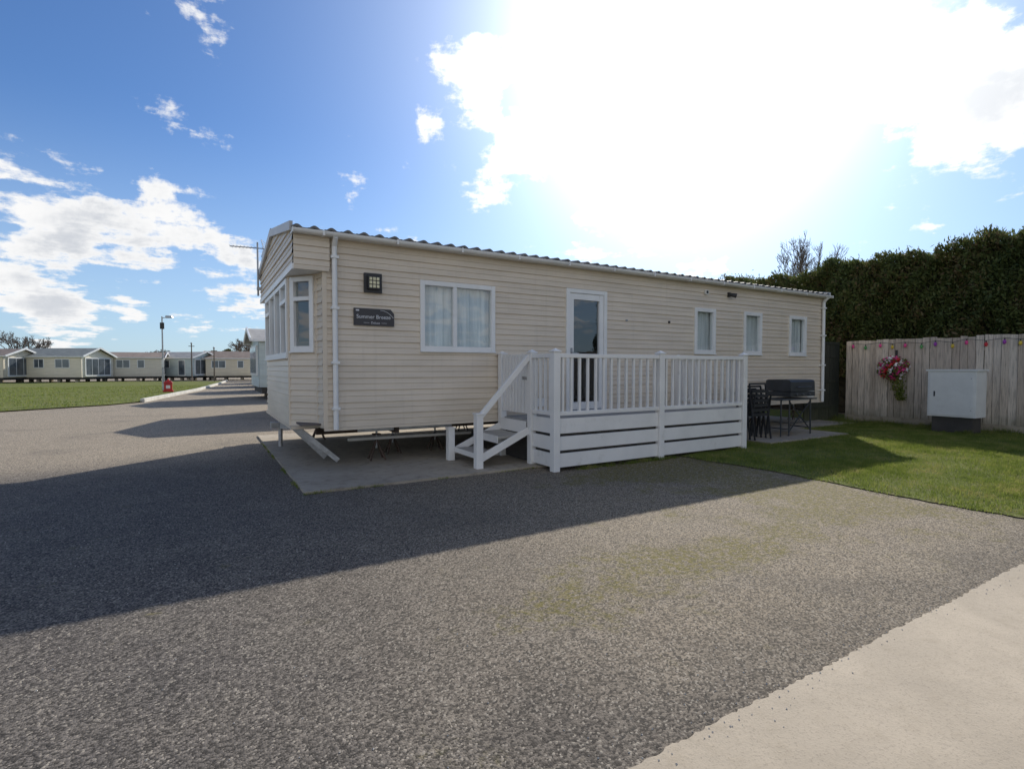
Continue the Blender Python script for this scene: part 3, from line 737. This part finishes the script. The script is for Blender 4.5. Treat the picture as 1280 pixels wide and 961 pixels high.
# ================================================================= TREES
def bare_tree(name,loc,H,seed,spread=.5,levels=6,rk=.022,rad=None,rmin=.007):
    rr=random.Random(seed); b=MB()
    def grow(p,d,l,r,k):
        n=3; q=p
        for i in range(n):
            d2=(d+Vector((rr.gauss(0,.10),rr.gauss(0,.10),.05))).normalized(); e=q+d2*l/n; r2=r*(1-.13*(i+1)/1.2)
            b.cyl(q,e,max(r*(1-.11*i),rmin),max(r2,rmin),M['bark'],6 if k<3 else 4,False); q=e; d=d2
            if k>0 and k<levels and rr.random()<.55:
                a=Vector((rr.gauss(0,1),rr.gauss(0,1),rr.gauss(.2,.5))).normalized(); grow(q,(d*.7+a*spread*1.2).normalized(),l*.6,r*.5,k+1)
        if k<levels:
            for _ in range(2 if rr.random()<.6 else 3):
                a=Vector((rr.gauss(0,1),rr.gauss(0,1),rr.gauss(.1,.5))).normalized(); grow(q,(d+a*spread).normalized(),l*.72*rr.uniform(.85,1.1),r*.62,k+1)
    L0=Vector(loc); grow(L0,Vector((0,0,1)),H*.27,H*rk,0)
    A=np.array(b.v); zt=A[:,2].max(); s_=H/zt; up=A[A[:,2]>zt*.6]; cx,cy=up[:,0].mean()-L0.x,up[:,1].mean()-L0.y
    rr_=np.percentile(np.hypot(up[:,0]-L0.x-cx,up[:,1]-L0.y-cy),90); sx=s_ if rad is None else rad/rr_
    A[:,0]=L0.x+(A[:,0]-L0.x-cx*np.clip(A[:,2]/zt/.6,0,1))*sx; A[:,1]=L0.y+(A[:,1]-L0.y-cy*np.clip(A[:,2]/zt/.6,0,1))*sx; A[:,2]*=s_
    b.v=[tuple(v) for v in A]
    return b.done(name,loc=loc)
x,y=site((1002-640)/655*30,30); bare_tree('bare_tree',(x,y,0),9.1,12,.5,6,.016,1.5,.008)
for i,(px,d,H,s_,rd) in enumerate(((16,62,5.6,1,1.6),(46,64,5.3,2,1.5),(303,66,5.0,3,1.4),(200,90,4.5,4,2),(-30,80,6,8,2.5),(316,80,5.2,9,1.8))):
    x,y=site((px-640)/655*d,d); bare_tree('bare_tree',(x,y,0),H,s_,.55,5,.02,rd,.012)
n=26000; az=rng.uniform(-1,1,n)
ang=R(-50)+ (az+1)/2*R(34); dd=rng.uniform(95,125,n); hh=2.3+.9*np.sin(ang*60)+.8*np.sin(ang*23+1)+.4*np.sin(ang*150)
P=np.stack([dd*np.sin(ang+TH),dd*np.cos(ang+TH),rng.uniform(0,1,n)**.7*np.maximum(hh,.8)],1)
D=rng.normal(0,1,(n,3)); D/=np.linalg.norm(D,axis=1)[:,None]; S=np.cross(D,rng.normal(0,1,(n,3))); S/=np.linalg.norm(S,axis=1)[:,None]
fast_mesh('distant_tree_line',np.stack([P-D*.5,P+S*.3,P+D*.5,P-S*.3],1),4,[M['shrub']])

# ================================================================= OTHER CARAVANS
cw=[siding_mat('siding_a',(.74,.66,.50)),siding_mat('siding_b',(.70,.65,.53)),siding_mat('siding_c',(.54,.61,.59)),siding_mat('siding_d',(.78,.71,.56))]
rfm=[mat('tile_brown',(.27,.21,.17),.7,.2),mat('tile_grey',(.36,.35,.33),.7,.2),mat('tile_green',(.26,.275,.25),.7,.2)]
def bg_caravan(x,y,rz,L,cm,rm,seed,W=3.5,zb=.45,ze=2.25,zr_=2.75):
    rr=random.Random(seed); e=empty('static_caravan',(x,y,0),rz)
    b=MB(); wn=MB(); rf=MB()
    hx,hy=L/2,W/2
    P4=[((-hx,-hy),(1,0),L),((hx,-hy),(0,1),W),((hx,hy),(-1,0),L),((-hx,hy),(0,-1),W)]
    for i,(P,u,l) in enumerate(P4):
        siding(b,P,u,0,l,zb,ze,cm,zb)
        if i in (0,2):
            s=.5
            while s<l-1.2:
                wd=rr.choice((.6,.9,1.3,1.1)); z0=1.25
                if rr.random()<.18: z0=zb+.05; wd=.8
                wn.ob(P,u,s,s+wd,.0,.04,z0,2.05,M['white']); wn.ob(P,u,s+.06,s+wd-.06,.04,.046,z0+.06,1.99,M['bgglass'])
                if wd>.85: wn.ob(P,u,s+wd/2-.025,s+wd/2+.025,.046,.056,z0+.06,1.99,M['white'])
                s+=wd+rr.uniform(.5,1.2)
        else:
            wn.ob(P,u,.35,l-.35,0,.08,.95 if i==3 else zb+.08,2.15,M['white'])
            nn=4
            for q in range(nn):
                a=.43+(l-.86)*q/nn; wn.ob(P,u,a+.03,a+(l-.86)/nn-.03,.08,.09,1.05 if i==3 else zb+.2,2.07,M['bgglass'])
        if i in (1,3):
            for q in range(20):
                a0=l*q/20;a1=l*(q+1)/20; zt=lambda a: ze+(zr_-ze)*(1-abs(a-l/2)/(l/2))
                siding(b,P,u,a0,a1,ze,min(zt(a0),zt(a1))+.01,cm,zb)
    for s_ in (-1,1):
        p=[(-hx-.3,s_*(hy+.1),ze+.0),(hx+.3,s_*(hy+.1),ze+.0),(hx+.3,0,zr_+.04),(-hx-.3,0,zr_+.04)]
        rf.poly(p,rm)
        for ex in (-hx-.3,hx+.3): rf.beam((ex,s_*(hy+.1),ze),(ex,0,zr_+.04),.05,.14,M['white'])
        rf.beam((-hx-.3,s_*(hy+.13),ze-.02),(hx+.3,s_*(hy+.13),ze-.02),.07,.09,M['white'])
    b.box(-hx+.1,hx-.1,-hy+.1,hy-.1,.25,zb-.01,M['under'])
    for cx in (-hx+.6,-hx*.3,hx*.3,hx-.6):
        for cy in (-hy+.3,hy-.3): b.box(cx-.12,cx+.12,cy-.12,cy+.12,0,.25,M['slab'])
    b.done('walls',e,local=True); wn.done('windows_and_doors',e,local=True); rf.done('roof',e,local=True)
def atpx(px,d): return site((px-640)/655*d,d)
for px,d,rz,L,c,r_,s_ in ((-8,45,-30,5.0,0,0,1),(80,47,-32,6.2,3,2,2),(163,51,-4,5.6,1,0,3),(236,54,-42,3.9,2,1,4),(293,56,-5,5.0,0,0,5),(-95,46,-25,8,1,1,6),(120,68,-10,9,1,0,8),(215,72,-32,8,3,1,9),(34,62,-5,7,1,2,10)):
    x,y=atpx(px,d); bg_caravan(x,y,R(rz),L,cw[c],rfm[r_],s_,zr_=2.75+.12*(s_%3))
for i,(xf,yc) in enumerate(((2.2,15.9),(1.62,24.4),(3.0,32.5),(3.6,40.5),(4.4,48.5),(5.2,57))):
    Lc=10.5; bg_caravan(xf+Lc/2+.3,yc,0,Lc,cw[[1,2,0,3,1,2][i]],rfm[i%3],20+i,W=3.6,zb=.5,ze=2.35,zr_=2.85)

# ================================================================= STREET FURNITURE
x,y=site((204-640)/655*29,29)
e=empty('street_lamp',(x,y,0)); b=MB(); b.cyl((x,y,0),(x,y,1.2),.07,.06,M['galv'],10); b.cyl((x,y,1.2),(x,y,4.1),.045,.035,M['galv'],10)
b.cyl((x,y,4.0),(x+.35,y-.2,4.08),.02,.02,M['galv'],6); b.hexa([(x+.15,y-.22,4.0),(x+.5,y-.4,4.0),(x+.56,y-.28,4.0),(x+.2,y-.08,4.0),(x+.17,y-.2,4.14),(x+.45,y-.35,4.12),(x+.5,y-.27,4.12),(x+.2,y-.1,4.14)],M['galv'])
b.box(x-.1,x+.1,y-.12,y-.05,3.4,3.75,M['dark']); b.box(x-.06,x+.06,y-.12,y-.06,1.3,1.7,M['boxw'])
b.done('column_and_head',e,bevel=.004)
x,y=site((210-640)/655*26.6,26.6)
e=empty('fire_point',(x,y,0)); b=MB()
b.box(x-.22,x+.22,y-.17,y+.17,.05,.14,M['red']); b.box(x-.17,x+.17,y-.12,y+.12,.14,.48,M['red']); b.hexa([(x-.21,y-.16,.48),(x+.21,y-.16,.48),(x+.21,y+.16,.48),(x-.21,y+.16,.48),(x-.12,y-.1,.6),(x+.12,y-.1,.6),(x+.12,y+.1,.6),(x-.12,y+.1,.6)],M['red'])
b.box(x-.09,x+.09,y-.125,y-.12,.22,.38,M['white']); b.cyl((x,y,.6),(x,y,.70),.05,.04,M['red'])
b.done('box_and_cap',e,bevel=.01)
for px,d,H in ((268,48,3.1),(240,50,3.6),(196,60,3.2)):
    x,y=atpx(px,d); e=empty('utility_pole',(x,y,0)); b=MB(); b.cyl((x,y,0),(x,y,H),.06,.045,M['bark'],8); b.box(x-.25,x+.25,y-.03,y+.03,H-.3,H-.24,M['bark']); b.sph((x,y,H),.09,M['galv']); b.done('pole',e)

# ================================================================= CAMERA
cam=bpy.data.cameras.new('camera'); co=bpy.data.objects.new('camera',cam); COL.objects.link(co); sc.camera=co
cam.sensor_width=36; cam.lens=655/1280*36; cam.clip_end=2000; cam.clip_start=.05
co.location=(0,0,CAMH); co.rotation_euler=(R(90-1.79),0,-TH)

# ================================================================= LIGHT
S=Vector((1.25,1.076,1.0)).normalized()
sun=bpy.data.lights.new('sun','SUN'); sun.energy=5; sun.angle=R(.53); sun.color=(1,.94,.84)
so=bpy.data.objects.new('sun',sun); COL.objects.link(so); so.rotation_euler=S.to_track_quat('Z','Y').to_euler(); so.location=(20,20,20)
elev=math.asin(S.z); azi=math.atan2(S.x,S.y)
wd=bpy.data.worlds.new('World'); sc.world=wd; wd.use_nodes=True; nt=wd.node_tree; nt.nodes.clear(); N=NT(nt)
sky=N.n('ShaderNodeTexSky',sky_type='NISHITA'); sky.sun_disc=False; sky.sun_elevation=elev; sky.sun_rotation=azi; sky.air_density=1.0; sky.dust_density=.4; sky.ozone_density=2.0
tc=N.n('ShaderNodeTexCoord').outputs['Generated']
dr=N.vmath('NORMALIZE',tc).outputs[0]
sp=N.n('ShaderNodeSeparateXYZ'); N.set(sp,0,dr); Z=sp.outputs[2]
zz=N.math('ADD',N.math('MAXIMUM',Z,0),.14)
cv=N.n('ShaderNodeCombineXYZ'); N.set(cv,0,N.math('DIVIDE',sp.outputs[0],zz)); N.set(cv,1,N.math('DIVIDE',sp.outputs[1],zz)); N.set(cv,2,N.math('MULTIPLY',Z,3.))
def pdir(px,py):
    r,u_=(px-640)/655,-(py-480.5)/655; p=R(1.79); d=math.cos(p)+u_*math.sin(p); z=u_*math.cos(p)-math.sin(p); x,y=site(r,d); return Vector((x,y,z)).normalized()
n1=N.math('ADD',N.math('MULTIPLY',N.noise(cv.outputs[0],3.4,12,.6,.1),.65),N.math('MULTIPLY',N.noise(dr,7.5,12,.62,.15),.75))
n1=N.math('SUBTRACT',n1,.20)
bias=None
for px,py,rad,amp in ((20,270,4.5,.16),(120,275,3.6,.14),(225,315,4,.14),(30,355,3.5,.15),(310,330,2.5,.10),(205,138,2.0,.09),(72,90,2.0,.09),(165,18,1.6,.07),(600,95,4.5,.20),(650,190,3.0,.15),(530,172,2.6,.13),(505,205,1.4,.1),(425,78,1.6,.10),(1190,165,4.6,.20),(1255,125,4,.16),(1240,50,5,.12),(1090,100,2.5,.10),(1120,40,5,.15),(780,140,10,.13),(60,405,3,.12),(290,378,2.4,.13),(165,382,1.8,.13),(230,400,2,.11)):
    dv=pdir(px,py); dt=N.vmath('DOT_PRODUCT',dr,tuple(dv)).outputs['Value']
    k=1/(1-math.cos(R(rad)))
    g_=N.math('MULTIPLY',N.math('POWER',2.718,N.math('MULTIPLY',N.math('SUBTRACT',dt,1),k)),amp)
    bias=g_ if bias is None else N.math('ADD',bias,g_)
band=N.math('MULTIPLY',N.math('MULTIPLY',N.ss(Z,.02,.10),N.ss(Z,.16,.34,1,0)),.055)
back_fill=N.math('MULTIPLY',N.math('MAXIMUM',N.vmath('DOT_PRODUCT',dr,(-ST,-CT,.0)).outputs['Value'],0),.22)  # unseen extra cloud behind the camera, added to brighten the shaded caravan wall
cl=N.math('ADD',N.math('ADD',N.math('ADD',n1,bias),back_fill),N.math('ADD',band,-.04))
mask=N.ss(cl,.575,.67)
mask=N.math('MULTIPLY',mask,N.ss(Z,-.01,.03))
sdot=N.vmath('DOT_PRODUCT',dr,tuple(S)).outputs['Value']
gx=N.math('SUBTRACT',sdot,1)
glow=N.math('ADD',N.math('MULTIPLY',N.math('POWER',2.718,N.math('MULTIPLY',gx,15)),.88),N.math('MULTIPLY',N.math('POWER',2.718,N.math('MULTIPLY',gx,60)),2.5))
haze=N.ss(Z,.0,.40,.55,0)
n2=N.noise(dr,9.0,8,.6,.1)
dens=N.ss(cl,.62,.80)
shade=N.math('MULTIPLY',dens,N.ss(n2,.38,.62))
ccol=N.mix(N.math('MULTIPLY',shade,.75),(.97,.97,.97),(.52,.56,.63))
skyc=N.mix(1.,sky.outputs[0],(.085*.76,.085*1.06,.085*1.46),'MULTIPLY')
skyc=N.mix(haze,skyc,(.58,.74,.90))
col=N.mix(mask,skyc,ccol)
gc=N.n('ShaderNodeCombineXYZ'); N.set(gc,0,glow);N.set(gc,1,glow);N.set(gc,2,N.math('MULTIPLY',glow,.96))
col=N.mix(1.,col,gc.outputs[0],'ADD')
bg=N.n('ShaderNodeBackground'); N.set(bg,0,col); bg.inputs[1].default_value=1.0
ow=N.n('ShaderNodeOutputWorld'); N.set(ow,0,bg.outputs[0])
sc.view_settings.view_transform='Standard'; sc.view_settings.look='None'; sc.view_settings.exposure=0
